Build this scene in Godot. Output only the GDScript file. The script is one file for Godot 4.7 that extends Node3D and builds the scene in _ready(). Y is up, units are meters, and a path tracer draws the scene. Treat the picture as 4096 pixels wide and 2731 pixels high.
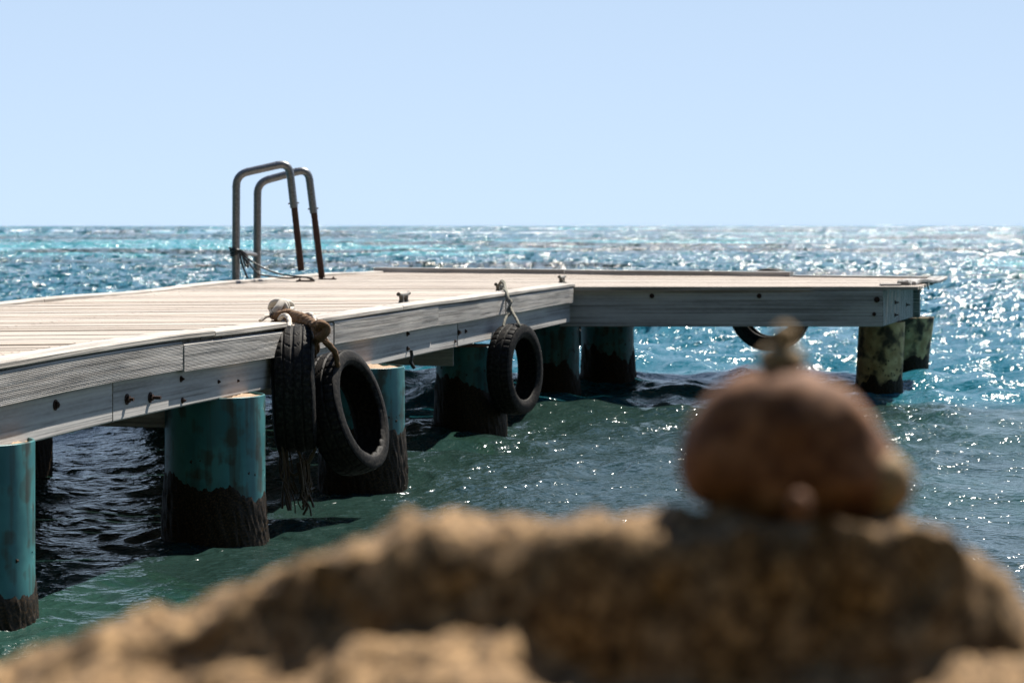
extends Node3D
# A weathered timber pier on plastic-cased piles, seen from the rocks of the shore against the sun.
# x to the right, y up (water at 0), -z out to sea. Plan positions are written as (x, distance).

const EYE := 1.43
const NEAR_A := -3.486      # near edge of the walkway: x = NEAR_A + SLOPE * distance
const FAR_A := -6.611       # far edge
const SLOPE := 0.2185
const TFRONT := 18.3        # front of the pier head

const PILES := [Vector2(-1.93, 8.0), Vector2(-1.363, 10.32), Vector2(-0.816, 12.32), Vector2(-0.288, 15.6), Vector2(0.35, 19.3), Vector2(0.858, 20.0), Vector2(3.15, 19.32), Vector2(3.84, 22.1), Vector2(-2.96, 13.25), Vector2(-2.35, 15.75)]

var rng := RandomNumberGenerator.new()
var M := {}
var names := {}
var pier_node: Node3D

# ------------------------------------------------------------------ small helpers
func P(x: float, y: float, d: float) -> Vector3:
	return Vector3(x, y, -d)

func lin(r: float, g: float, b: float) -> Color:
	return Color(r, g, b).linear_to_srgb()

func numbered(called: String) -> String:
	var n: int = names.get(called, 0)
	names[called] = n + 1
	return called if n == 0 else "%s_%03d" % [called, n]

func thing(called: String, label: String, category: String, at := Vector3.ZERO, group := "") -> Node3D:
	var o := Node3D.new()
	o.name = numbered(called)
	o.position = at
	add_child(o, true)
	o.set_meta("label", label)
	o.set_meta("category", category)
	if group:
		o.set_meta("group", group)
	return o

func part(called: String, mesh: Mesh, mat: Material, parent: Node3D, label := "") -> MeshInstance3D:
	var o := MeshInstance3D.new()
	o.name = called
	o.mesh = mesh
	o.material_override = mat
	parent.add_child(o, true)
	if label:
		o.set_meta("label", label)
	return o

func single(called: String, mesh: Mesh, mat: Material, label: String, category: String, group := "") -> MeshInstance3D:
	var o := part(numbered(called), mesh, mat, self, label)
	o.set_meta("category", category)
	if group:
		o.set_meta("group", group)
	return o

func structure(called: String, mesh: Mesh, mat: Material) -> MeshInstance3D:
	var o := part(called, mesh, mat, self)
	o.set_meta("kind", "structure")
	return o

# ------------------------------------------------------------------ mesh building
class Mb:
	var v := PackedVector3Array()
	var n := PackedVector3Array()
	var t := PackedVector2Array()
	var ix := PackedInt32Array()

	func quad(a: Vector3, b: Vector3, c: Vector3, d: Vector3, out: Vector3, ua := Vector2.ZERO, ub := Vector2.ZERO, uc := Vector2.ZERO, ud := Vector2.ZERO) -> void:
		tri(a, b, c, out, ua, ub, uc)
		tri(a, c, d, out, ua, uc, ud)

	func tri(a: Vector3, b: Vector3, c: Vector3, out: Vector3, ua := Vector2.ZERO, ub := Vector2.ZERO, uc := Vector2.ZERO) -> void:
		var f := (c - a).cross(b - a)
		if f.length_squared() < 1e-16:
			return
		f = f.normalized()
		var k := v.size()
		var turn := f.dot(out) < 0.0
		if turn:
			f = -f
		v.append_array([a, b, c])
		n.append_array([f, f, f])
		t.append_array([ua, ub, uc])
		if turn:
			ix.append_array([k, k + 2, k + 1])
		else:
			ix.append_array([k, k + 1, k + 2])

	# rows of equal length, smooth normals; turned outwards by its volume round the middle, or by up
	func grid(rows: Array, uvs: Array, ring := false, up := Vector3.ZERO) -> void:
		var nr := rows.size()
		var nc: int = rows[0].size()
		var k := v.size()
		var acc := PackedVector3Array()
		acc.resize(nr * nc)
		var mid := Vector3.ZERO
		for r in nr:
			for c in nc:
				mid += rows[r][c]
		mid /= nr * nc
		var faces := PackedInt32Array()
		var vol := 0.0
		for r in nr - 1:
			var p0: PackedVector3Array = rows[r]
			var p1: PackedVector3Array = rows[r + 1]
			for c in nc - 1:
				var i0 := r * nc + c
				var i1 := i0 + 1
				var i2 := i0 + nc + 1
				var i3 := i0 + nc
				var f1 := (p1[c + 1] - p0[c]).cross(p0[c + 1] - p0[c])
				var f2 := (p1[c] - p0[c]).cross(p1[c + 1] - p0[c])
				acc[i0] += f1 + f2
				acc[i1] += f1
				acc[i2] += f1 + f2
				acc[i3] += f2
				if up == Vector3.ZERO:
					vol += f1.dot(p0[c] - mid) + f2.dot(p0[c] - mid)
				else:
					vol += (f1 + f2).dot(up)
				faces.append_array([i0, i1, i2, i0, i2, i3])
		if ring:
			for r in nr:
				var s := acc[r * nc] + acc[r * nc + nc - 1]
				acc[r * nc] = s
				acc[r * nc + nc - 1] = s
		var sgn := 1.0 if vol >= 0.0 else -1.0
		for r in nr:
			for c in nc:
				v.append(rows[r][c])
				var m := acc[r * nc + c] * sgn
				n.append(m.normalized() if m.length_squared() > 1e-20 else Vector3.UP)
				t.append(uvs[r][c] if uvs.size() else Vector2.ZERO)
		for f in range(0, faces.size(), 3):
			if sgn > 0.0:
				ix.append_array([k + faces[f], k + faces[f + 1], k + faces[f + 2]])
			else:
				ix.append_array([k + faces[f], k + faces[f + 2], k + faces[f + 1]])

	func mesh() -> ArrayMesh:
		var a := []
		a.resize(Mesh.ARRAY_MAX)
		a[Mesh.ARRAY_VERTEX] = v
		a[Mesh.ARRAY_NORMAL] = n
		a[Mesh.ARRAY_TEX_UV] = t
		a[Mesh.ARRAY_INDEX] = ix
		var m := ArrayMesh.new()
		m.add_surface_from_arrays(Mesh.PRIMITIVE_TRIANGLES, a)
		return m

# a section (closed polygon in (side, up), counter-clockwise) carried along a path, each path point with its own side and up vectors; flat faces along the section
func sweep(b: Mb, path: PackedVector3Array, side: Vector3, up: Vector3, section: PackedVector2Array, uv0 := Vector2.ZERO, caps := true, upright := false) -> void:
	var n := section.size()
	var mid2 := Vector2.ZERO
	for s in section:
		mid2 += s / n
	var along := 0.0
	for i in path.size() - 1:
		var a := path[i]
		var c := path[i + 1]
		var l := a.distance_to(c)
		var around := 0.0
		for j in n:
			var p := section[j]
			var q := section[(j + 1) % n]
			var e := q - p
			var o2 := Vector2(e.y, -e.x)
			var out := side * o2.x + up * o2.y
			var w := e.length()
			b.quad(a + side * p.x + up * p.y, a + side * q.x + up * q.y, c + side * q.x + up * q.y, c + side * p.x + up * p.y, out,
				uv0 + turned(along, around, upright), uv0 + turned(along, around + w, upright), uv0 + turned(along + l, around + w, upright), uv0 + turned(along + l, around, upright))
			around += w
		along += l
	if caps:
		var tr := Geometry2D.triangulate_polygon(section)
		for e in 2:
			var at := path[0] if e == 0 else path[path.size() - 1]
			var out := (path[0] - path[1]) if e == 0 else (path[path.size() - 1] - path[path.size() - 2])
			for k in range(0, tr.size(), 3):
				var q := []
				var w := []
				for m in 3:
					var s := section[tr[k + m]]
					q.append(at + side * s.x + up * s.y)
					w.append(uv0 + s)
				b.tri(q[0], q[1], q[2], out, w[0], w[1], w[2])

func turned(a: float, b: float, upright: bool) -> Vector2:
	return Vector2(b, a) if upright else Vector2(a, b)

func rect(w0: float, w1: float, h0: float, h1: float, ch := 0.004) -> PackedVector2Array:
	return PackedVector2Array([Vector2(w0 + ch, h0), Vector2(w1 - ch, h0), Vector2(w1, h0 + ch), Vector2(w1, h1 - ch), Vector2(w1 - ch, h1), Vector2(w0 + ch, h1), Vector2(w0, h1 - ch), Vector2(w0, h0 + ch)])

# tube with a radius for each point; lobes > 0 gives a laid rope of so many strands
func tube(b: Mb, path: PackedVector3Array, radii: PackedFloat32Array, sides := 12, lobes := 0, lay := 0.05, caps := true) -> void:
	var rows := []
	var uvs := []
	var t0 := (path[1] - path[0]).normalized()
	var u := t0.cross(Vector3.UP if absf(t0.y) < 0.9 else Vector3.RIGHT).normalized()
	var along := 0.0
	for i in path.size():
		var tg := (path[mini(i + 1, path.size() - 1)] - path[maxi(i - 1, 0)]).normalized()
		u = (u - tg * u.dot(tg)).normalized()
		var w := tg.cross(u)
		if i > 0:
			along += path[i].distance_to(path[i - 1])
		var row := PackedVector3Array()
		var uv := PackedVector2Array()
		for s in sides + 1:
			var a := TAU * s / sides
			var r := radii[mini(i, radii.size() - 1)]
			if lobes > 0:
				r *= 0.78 + 0.26 * absf(cos(0.5 * lobes * (a + TAU * along / lay / lobes)))
			row.append(path[i] + (u * cos(a) + w * sin(a)) * r)
			uv.append(Vector2(along, s * 0.1))
		rows.append(row)
		uvs.append(uv)
	b.grid(rows, uvs, true)
	if caps:
		for e in 2:
			var row: PackedVector3Array = rows[0] if e == 0 else rows[rows.size() - 1]
			var c := path[0] if e == 0 else path[path.size() - 1]
			var o := c - (path[1] if e == 0 else path[path.size() - 2])
			for s in sides:
				b.tri(c, row[s], row[s + 1], o)

func smooth_path(pts: Array, step: float) -> PackedVector3Array:
	var c := Curve3D.new()
	for i in pts.size():
		var a: Vector3 = pts[maxi(i - 1, 0)]
		var z: Vector3 = pts[mini(i + 1, pts.size() - 1)]
		var tg := (z - a) / 6.0
		c.add_point(pts[i], -tg, tg)
	c.bake_interval = step
	return c.get_baked_points()

# straight runs with rounded corners of radius r
func bent_path(pts: Array, r: float) -> PackedVector3Array:
	var out := PackedVector3Array([pts[0]])
	for i in range(1, pts.size() - 1):
		var p: Vector3 = pts[i]
		var a: Vector3 = (pts[i - 1] - p).normalized()
		var c: Vector3 = (pts[i + 1] - p).normalized()
		var s: Vector3 = p + a * r
		var e: Vector3 = p + c * r
		for k in 9:
			var f := k / 8.0
			out.append(s.lerp(p, f).lerp(p.lerp(e, f), f))
	out.append(pts[pts.size() - 1])
	return out

func ball(b: Mb, at: Vector3, r: Vector3, noise: FastNoiseLite, amp: float, nu := 28, nv := 18, shaped := false) -> void:
	var rows := []
	for j in nv + 1:
		var ph := PI * j / nv
		var row := PackedVector3Array()
		for i in nu + 1:
			var th := TAU * (i % nu) / nu
			var d := Vector3(sin(ph) * cos(th), cos(ph), sin(ph) * sin(th))
			var p := d * r
			if shaped:
				p = cairn_shape(p)
			if noise:
				p += d * amp * noise.get_noise_3dv((p + at) * 100.0)
			row.append(at + p)
		rows.append(row)
	b.grid(rows, [], true)

# ------------------------------------------------------------------ textures
func noise_bytes(sd: int, w: int, h: int, freq: float, oct := 4, kind := FastNoiseLite.TYPE_SIMPLEX_SMOOTH) -> PackedByteArray:
	var f := FastNoiseLite.new()
	f.seed = sd
	f.noise_type = kind
	f.frequency = freq
	f.fractal_octaves = oct
	var im := f.get_seamless_image(w, h)
	im.convert(Image.FORMAT_L8)
	return im.get_data()

func streaks(sd: int, size: int, along: int, freq: float, oct := 4) -> PackedByteArray:
	# noise drawn out along u
	var f := FastNoiseLite.new()
	f.seed = sd
	f.noise_type = FastNoiseLite.TYPE_SIMPLEX_SMOOTH
	f.frequency = freq
	f.fractal_octaves = oct
	var im := f.get_seamless_image(along, size)
	im.convert(Image.FORMAT_L8)
	im.resize(size, size, Image.INTERPOLATE_CUBIC)
	return im.get_data()

func image_of(data: PackedByteArray, size: int) -> ImageTexture:
	return ImageTexture.create_from_image(Image.create_from_data(size, size, false, Image.FORMAT_RGB8, data))

func grey_of(data: PackedByteArray, size: int) -> ImageTexture:
	return ImageTexture.create_from_image(Image.create_from_data(size, size, false, Image.FORMAT_L8, data))

# grain along u between three linear colours, with dark cracks
func wood_texture(sd: int, dark: Color, mid: Color, pale: Color, crack := 0.5, blotch := 0.5) -> Array:
	var s := 512
	var fine := streaks(sd, s, 24, 0.05, 5)
	var slow := streaks(sd + 1, s, 90, 0.012, 3)
	var blob := noise_bytes(sd + 2, s, s, 0.008, 4)
	var speck := noise_bytes(sd + 3, s, s, 0.09, 2)
	var out := PackedByteArray()
	out.resize(s * s * 3)
	var high := PackedByteArray()
	high.resize(s * s)
	for i in s * s:
		var g := fine[i] / 255.0
		var l := slow[i] / 255.0
		var t := clampf(0.5 + (g - 0.5) * 1.1 + (l - 0.5) * 0.8 + (blob[i] / 255.0 - 0.5) * blotch + (speck[i] / 255.0 - 0.5) * 0.35, 0.0, 1.0)
		var c: Color = dark.lerp(mid, t * 2.0) if t < 0.5 else mid.lerp(pale, t * 2.0 - 1.0)
		var k := clampf((0.32 - g) * 9.0, 0.0, 1.0) * crack
		c = c.lerp(dark * 0.45, k)
		out[i * 3] = int(c.r * 255.0)
		out[i * 3 + 1] = int(c.g * 255.0)
		out[i * 3 + 2] = int(c.b * 255.0)
		high[i] = int(clampf(g * 0.75 + 0.25 - k * 0.4, 0.0, 1.0) * 255.0)
	return [image_of(out, s), grey_of(high, s)]

# patches between two or three linear colours
func mottle(sd: int, a: Color, b: Color, c: Color, f1: float, f2: float, edge := 3.0, vertical := false) -> ImageTexture:
	var s := 512
	var n1 := noise_bytes(sd, s, s, f1, 5)
	var n2 := noise_bytes(sd + 1, s, s, f2, 4)
	var st := streaks(sd + 2, s, 40, 0.03, 4)
	var out := PackedByteArray()
	out.resize(s * s * 3)
	for i in s * s:
		var y := i / s
		var x := i % s
		var t := clampf(0.5 + (n1[i] / 255.0 - 0.5) * edge, 0.0, 1.0)
		var q := clampf(0.5 + (n2[i] / 255.0 - 0.62) * edge * 2.0, 0.0, 1.0)
		if vertical:
			q = clampf(q * 0.6 + (st[x * s + y] / 255.0 - 0.55) * 2.2, 0.0, 1.0)
		var k := a.lerp(b, t).lerp(c, q)
		out[i * 3] = int(k.r * 255.0)
		out[i * 3 + 1] = int(k.g * 255.0)
		out[i * 3 + 2] = int(k.b * 255.0)
	return image_of(out, s)

func mat(called: String, tex: Texture2D, tint: Color, rough: float, high: Texture2D = null, depth := 0.0, scale := Vector3.ONE, tri := false) -> StandardMaterial3D:
	var m := StandardMaterial3D.new()
	m.resource_name = called
	m.albedo_color = tint
	m.albedo_texture = tex
	m.roughness = rough
	m.metallic_specular = 0.4
	m.uv1_scale = scale
	if tri:
		m.uv1_triplanar = true
		m.uv1_world_triplanar = true
	if high:
		m.heightmap_enabled = true
		m.heightmap_texture = high
		m.heightmap_scale = depth
	M[called] = m
	return m

func materials() -> void:
	# weathered deck boards: u along the grain
	var w := wood_texture(11, lin(0.22, 0.185, 0.155), lin(0.36, 0.315, 0.272), lin(0.46, 0.412, 0.365), 0.35, 0.5)
	for k in 4:
		var g: float = [1.0, 0.94, 0.85, 0.98][k]
		mat("deck%d" % k, w[0], lin(g, g * [1.0, 0.98, 0.97, 0.95][k], g * [1.0, 0.97, 0.94, 0.9][k]), 0.8, w[1], 0.08, Vector3(0.6, 3.0, 1))
	w = wood_texture(21, lin(0.27, 0.252, 0.234), lin(0.41, 0.388, 0.366), lin(0.51, 0.486, 0.46), 0.16, 0.7)
	for k in 3:
		var g: float = [1.0, 0.9, 0.96][k]
		mat("fascia%d" % k, w[0], lin(g, g, g), 0.85, w[1], 0.2, Vector3(0.5, 3.0, 1))
	mat("cap", w[0], lin(0.86, 0.83, 0.79), 0.85, w[1], 0.2, Vector3(0.5, 3.0, 1))
	mat("beam", w[0], lin(0.86, 0.86, 0.87), 0.85, w[1], 0.2, Vector3(0.3, 1.4, 1))
	w = wood_texture(51, lin(0.10, 0.095, 0.09), lin(0.26, 0.25, 0.24), lin(0.40, 0.39, 0.375), 0.8, 1.0)
	mat("end_board", w[0], lin(1, 1, 1), 0.85, w[1], 0.3, Vector3(0.5, 2.0, 1))
	# pile casings
	var teal := mottle(61, lin(0.024, 0.120, 0.132), lin(0.045, 0.185, 0.190), lin(0.030, 0.042, 0.034), 0.01, 0.02, 2.2, true)
	mat("teal_pipe", teal, lin(1, 1, 1), 0.42, grey_of(noise_bytes(64, 256, 256, 0.03, 4), 256), 0.06, Vector3(0.7, 0.7, 1))
	var conc := mottle(71, lin(0.31, 0.20, 0.085), lin(0.52, 0.38, 0.19), lin(0.045, 0.032, 0.018), 0.012, 0.008, 1.7, false)
	mat("stained_concrete", conc, lin(1, 1, 1), 0.8, grey_of(noise_bytes(74, 256, 256, 0.05, 4), 256), 0.3, Vector3(1.1, 1.1, 1))
	var fill := mottle(81, lin(0.28, 0.19, 0.12), lin(0.42, 0.31, 0.21), lin(0.18, 0.12, 0.08), 0.04, 0.08, 2.2)
	mat("rough_concrete", fill, lin(1, 1, 1), 0.9, null, 0.0, Vector3(4, 4, 4), true)
	var algae := mottle(91, lin(0.007, 0.006, 0.0045), lin(0.013, 0.011, 0.0075), lin(0.06, 0.034, 0.015), 0.03, 0.05, 1.5)
	mat("growth", algae, lin(1, 1, 1), 0.55, null, 0.0, Vector3(3, 3, 3), true)
	M.growth.metallic_specular = 0.25
	# rubber, metal, rope
	var rub := mottle(101, lin(0.010, 0.0095, 0.0095), lin(0.017, 0.016, 0.0155), lin(0.04, 0.036, 0.031), 0.02, 0.03, 2.2)
	mat("rubber", rub, lin(1, 1, 1), 0.6, null, 0.0, Vector3(2.5, 2.5, 2.5), true)
	M.rubber.metallic_specular = 0.17
	var st := mottle(111, lin(0.15, 0.155, 0.165), lin(0.22, 0.225, 0.235), lin(0.11, 0.105, 0.095), 0.02, 0.03, 2.0)
	mat("steel", st, lin(1, 1, 1), 0.38, null, 0.0, Vector3(3, 3, 3), true)
	M.steel.metallic = 0.6
	var rust := mottle(121, lin(0.016, 0.006, 0.004), lin(0.030, 0.011, 0.007), lin(0.08, 0.045, 0.03), 0.03, 0.03, 2.6)
	mat("rust", rust, lin(1, 1, 1), 0.85, null, 0.0, Vector3(5, 5, 5), true)
	var iron := mottle(131, lin(0.075, 0.075, 0.07), lin(0.13, 0.13, 0.12), lin(0.10, 0.075, 0.05), 0.03, 0.04, 2.2)
	mat("cast_iron", iron, lin(1, 1, 1), 0.55, null, 0.0, Vector3(8, 8, 8), true)
	M.cast_iron.metallic = 0.3
	var coat := mottle(136, lin(0.46, 0.42, 0.36), lin(0.56, 0.52, 0.46), lin(0.30, 0.25, 0.20), 0.03, 0.05, 2.2)
	mat("pale_rope", coat, lin(1, 1, 1), 0.85, null, 0.0, Vector3(7, 7, 7), true)
	var coir := mottle(141, lin(0.06, 0.032, 0.016), lin(0.17, 0.095, 0.05), lin(0.28, 0.18, 0.105), 0.06, 0.09, 2.4)
	mat("coir", coir, lin(1, 1, 1), 0.95, null, 0.0, Vector3(6, 6, 6), true)
	var hemp := mottle(146, lin(0.16, 0.15, 0.12), lin(0.30, 0.28, 0.23), lin(0.08, 0.08, 0.06), 0.06, 0.09, 2.4)
	mat("hemp", hemp, lin(1, 1, 1), 0.95, null, 0.0, Vector3(6, 6, 6), true)
	var blk := StandardMaterial3D.new()
	blk.albedo_color = lin(0.014, 0.014, 0.015)
	blk.roughness = 0.5
	M["black_cord"] = blk
	var weed := mottle(151, lin(0.020, 0.013, 0.007), lin(0.06, 0.038, 0.02), lin(0.14, 0.085, 0.04), 0.06, 0.08, 2.4)
	mat("weed", weed, lin(1, 1, 1), 0.35, null, 0.0, Vector3(9, 9, 9), true)
	# stones
	var lime := mottle(161, lin(0.115, 0.066, 0.028), lin(0.39, 0.245, 0.118), lin(0.018, 0.011, 0.0055), 0.02, 0.028, 3.4)
	mat("limestone", lime, lin(1, 1, 1), 0.95, null, 0.0, Vector3(7, 7, 7), true)
	var red := mottle(171, lin(0.14, 0.056, 0.020), lin(0.28, 0.135, 0.066), lin(0.065, 0.024, 0.010), 0.012, 0.02, 2.2)
	mat("red_stone", red, lin(1, 1, 1), 0.8, null, 0.0, Vector3(6, 6, 6), true)
	var tan := mottle(181, lin(0.26, 0.17, 0.085), lin(0.36, 0.26, 0.14), lin(0.16, 0.10, 0.055), 0.02, 0.03, 2.2)
	mat("tan_stone", tan, lin(1, 1, 1), 0.85, null, 0.0, Vector3(9, 9, 9), true)
	var soil := mottle(191, lin(0.016, 0.022, 0.010), lin(0.032, 0.032, 0.017), lin(0.010, 0.016, 0.007), 0.02, 0.03, 2.4)
	mat("shore_and_added_bank", soil, lin(1, 1, 1), 0.95, null, 0.0, Vector3(0.2, 0.2, 0.2), true)

# ------------------------------------------------------------------ plan of the pier
func near_x(d: float) -> float:
	return NEAR_A + SLOPE * d

func far_x(d: float) -> float:
	return FAR_A + SLOPE * d

func table(x: float, t: Array) -> float:
	if x <= t[0][0]:
		return t[0][1]
	for i in t.size() - 1:
		if x <= t[i + 1][0]:
			return lerpf(t[i][1], t[i + 1][1], (x - t[i][0]) / (t[i + 1][0] - t[i][0]))
	return t[t.size() - 1][1]

const NEAR_CAP := [[5.0, 0.945], [7.8, 0.953], [8.5, 0.9637], [9.46, 0.9715], [10.24, 0.9625], [11.44, 0.9586], [13.3, 0.964], [15.7, 0.961], [18.15, 0.960]]
const FAR_CAP := [[10.0, 0.925], [14.8, 0.931], [16.8, 0.938], [18.3, 0.954], [20.4, 0.9696], [23.7, 0.960]]

func deck_y(x: float, d: float) -> float:
	var a := table(d, NEAR_CAP) - 0.028
	var b := table(d, FAR_CAP) - 0.020
	var t := clampf((near_x(d) - x) / 3.125, 0.0, 1.0)
	return lerpf(a, b, t)

# point of the near side, off metres outwards, seen along pixel column x of the 4096 pixel wide photograph
func on_near(px: float, off := 0.0) -> float:
	var k := (px - 2048.0) / 9000.0
	return (-NEAR_A - off) / (SLOPE - k)

var EDGE_DIR := Vector3(SLOPE, 0, -1).normalized()
var OUT := Vector3(1, 0, SLOPE).normalized()       # outwards from the near side

# ------------------------------------------------------------------ scene
func _ready() -> void:
	rng.seed = 7
	var cam := Camera3D.new()
	cam.name = "camera"
	var near := 0.05
	cam.projection = Camera3D.PROJECTION_FRUSTUM
	cam.size = 2.0 * 1365.5 / 9000.0 * near
	cam.frustum_offset = Vector2(0, -463.5 / 9000.0 * near)
	cam.near = near
	cam.far = 20000.0
	cam.position = Vector3(0, EYE, 0)
	var lens := CameraAttributesPhysical.new()
	lens.frustum_focal_length = 79.0
	lens.frustum_focus_distance = 9.8
	lens.exposure_aperture = 6.2
	cam.attributes = lens
	add_child(cam)
	cam.set_frustum(2.0 * 1365.5 / 9000.0 * near, Vector2(0, -463.5 / 9000.0 * near), near, 20000.0)
	cam.current = true

	var env := Environment.new()
	env.background_mode = Environment.BG_SKY
	var sky := Sky.new()
	var sm := ProceduralSkyMaterial.new()
	sm.sky_horizon_color = lin(0.60, 0.77, 0.985)
	sm.sky_top_color = lin(0.035, 0.13, 0.38)
	sm.sky_curve = 0.42
	sm.ground_horizon_color = lin(0.60, 0.77, 0.985)
	sm.ground_bottom_color = lin(0.05, 0.09, 0.10)
	sm.ground_curve = 0.2
	sm.sun_angle_max = 1.0
	sky.sky_material = sm
	env.sky = sky
	env.background_energy_multiplier = 0.47
	env.tonemap_mode = Environment.TONE_MAPPER_LINEAR
	env.tonemap_exposure = 2.3
	env.sdfgi_enabled = true
	env.ssao_enabled = true
	env.ssil_enabled = true
	var we := WorldEnvironment.new()
	we.name = "environment"
	we.environment = env
	add_child(we)

	var sun := DirectionalLight3D.new()
	sun.name = "sun"
	sun.light_energy = 1.6
	sun.light_color = Color(1.0, 0.975, 0.93)
	sun.light_angular_distance = 0.53
	sun.shadow_enabled = true
	add_child(sun)
	var az := deg_to_rad(33.0)
	var el := deg_to_rad(54.0)
	sun.look_at_from_position(Vector3.ZERO, -Vector3(sin(az) * cos(el), sin(el), -cos(az) * cos(el)), Vector3.UP)

	materials()
	sea()
	shore()
	pier()
	ladder()
	tyres()
	cleats()
	ropes()
	stones()

# ------------------------------------------------------------------ sea
func sea() -> void:
	var r := RandomNumberGenerator.new()
	r.seed = 31
	# waves: length, direction, height, phase
	var nw := 46
	var kx := PackedFloat32Array()
	var kz := PackedFloat32Array()
	var am := PackedFloat32Array()
	var ph := PackedFloat32Array()
	var le := PackedFloat32Array()
	for i in nw:
		var f := float(i) / (nw - 1)
		var lam := 5.5 * pow(0.10 / 5.5, f) * r.randf_range(0.93, 1.07)
		var dir := deg_to_rad(-14.0 + r.randfn(0.0, 34.0 + 14.0 * f))
		var slope := lerpf(0.030, 0.085, smoothstep(0.1, 0.6, f))
		var k := TAU / lam
		kx.append(k * sin(dir))
		kz.append(k * cos(dir))
		am.append(slope / k)
		ph.append(r.randf() * TAU)
		le.append(lam)
	# columns by direction, rows by distance
	var cols := PackedFloat32Array()
	var edge := 0.27
	var c := -1.6
	while c < -edge:
		cols.append(c)
		c += maxf(0.008, (-c - edge) * 0.12)
	var nc := 620
	for i in nc + 1:
		cols.append(-edge + 2.0 * edge * i / nc)
	c = edge + 0.008
	while c < 1.6:
		cols.append(c)
		c += maxf(0.008, (c - edge) * 0.12)
	cols.append(1.6)
	var rows := PackedFloat32Array()
	var d := 2.0
	while d < 9000.0:
		rows.append(d)
		if d < 6.8:
			d += 0.06
		elif d < 20.0:
			d += maxf(0.017, d * d / 3300.0)
		elif d < 320.0:
			d += d * 0.0061
		else:
			d *= 1.02
	var nC := cols.size()
	var nR := rows.size()
	var V := PackedVector3Array()
	var N := PackedVector3Array()
	var T := PackedVector2Array()
	var C := PackedColorArray()
	V.resize(nC * nR)
	N.resize(nC * nR)
	T.resize(nC * nR)
	C.resize(nC * nR)
	var gust := FastNoiseLite.new()
	gust.seed = 5
	gust.frequency = 0.05
	gust.fractal_octaves = 3
	var bed := FastNoiseLite.new()
	bed.seed = 9
	bed.frequency = 0.011
	bed.fractal_octaves = 5
	var bed_dark := FastNoiseLite.new()
	bed_dark.seed = 9
	bed_dark.frequency = 0.022
	bed_dark.fractal_octaves = 4
	var hx := PackedFloat32Array()
	var sx := PackedFloat32Array()
	var sz := PackedFloat32Array()
	var ox := PackedFloat32Array()
	var oz := PackedFloat32Array()
	for i in nR:
		d = rows[i]
		var gap := (rows[mini(i + 1, nR - 1)] - rows[maxi(i - 1, 0)]) * 0.5
		hx.resize(nC); sx.resize(nC); sz.resize(nC); ox.resize(nC); oz.resize(nC)
		hx.fill(0.0); sx.fill(0.0); sz.fill(0.0); ox.fill(0.0); oz.fill(0.0)
		for w in nw:
			var wt := clampf((le[w] / gap - 1.6) / 1.2, 0.0, 1.0)
			if wt <= 0.0:
				continue
			var a := am[w] * wt
			var x_ := kx[w] * d
			var base := -kz[w] * d + ph[w]
			var sl_x := a * kx[w]
			var sl_z := a * kz[w]
			var k := sqrt(kx[w] * kx[w] + kz[w] * kz[w])
			var qx := 0.75 * a * kx[w] / k
			var qz := 0.75 * a * kz[w] / k
			for j in nC:
				var p := base + x_ * cols[j]
				var s := sin(p)
				var co := cos(p)
				hx[j] += a * s
				sx[j] += sl_x * co
				sz[j] += sl_z * co
				ox[j] += qx * co
				oz[j] += qz * co
		var run_x := 0.0
		var run_z := 0.0
		for j in nC:
			var x := cols[j] * d
			var g := 0.85 + 0.45 * gust.get_noise_2d(x * 1.3, d * 0.55)
			g *= table(d + 0.3 * x, [[6.0, 0.22], [10.0, 0.38], [14.0, 0.66], [19.0, 0.95], [300.0, 1.0]])
			var y := hx[j] * g
			var nx := sx[j] * g
			var nz := sz[j] * g
			# rings that the piles throw
			if d < 24.0:
				for pp in PILES:
					var ddx: float = x - pp.x
					var ddz: float = d - pp.y
					var rr := sqrt(ddx * ddx + ddz * ddz)
					if rr < 1.1 and rr > 0.1:
						var fall := 0.010 * exp(-3.2 * (rr - 0.23)) * minf(1.0, (1.1 - rr) * 3.0)
						var wv := 34.0 * rr + 2.0 * sin(3.0 * atan2(ddz, ddx) + pp.x * 5.0)
						y += fall * sin(wv)
						nx += fall * 34.0 * cos(wv) * ddx / rr
						nz -= fall * 34.0 * cos(wv) * ddz / rr
			# long swells that lift on the reef far out
			var reef := 0.0
			if d > 120.0 and d < 1200.0:
				var s1 := sin(d / 21.0 + 2.0 * gust.get_noise_2d(x * 0.02, 40.0))
				var lump := maxf(0.0, gust.get_noise_2d(x * 0.11, d * 0.06) + 0.1)
				reef = maxf(0.0, s1) * lump * 0.9 * smoothstep(120.0, 330.0, d)
				y += reef
			# ripples too small for the mesh, as slopes of its points
			var rough := 0.46 * smoothstep(15.0, 45.0, d)
			if rough > 0.0:
				var tail := rough * (0.6 + 0.9 * r.randf())
				# small crests run along the shore, so slopes carry on sideways
				run_x = 0.45 * run_x + 0.89 * r.randfn()
				run_z = 0.60 * run_z + 0.80 * r.randfn()
				nx += tail * run_x
				nz += tail * run_z - 0.26 * smoothstep(15.0, 60.0, d)   # the seas lean towards the shore
			var id := i * nC + j
			V[id] = Vector3(x + ox[j] * g, y, -d + oz[j] * g)
			N[id] = Vector3(-nx, 1.0, -nz).normalized()
			T[id] = Vector2(x, d)
			# water colour by noise: open sand, darker green patches, pale coral sand in places
			var b := bed.get_noise_2d(x * 0.9 + 140.0, d * 0.45)
			var b2 := bed.get_noise_2d(x * 9.0 + 300.0, d * 6.0)
			var weed := smoothstep(0.08, 0.24, bed_dark.get_noise_2d(x + 7521.3, d) + 0.12 * b2)  # offset chosen so a darker green patch lies near the shore
			var col := Color(0.010, 0.090, 0.118)
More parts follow.
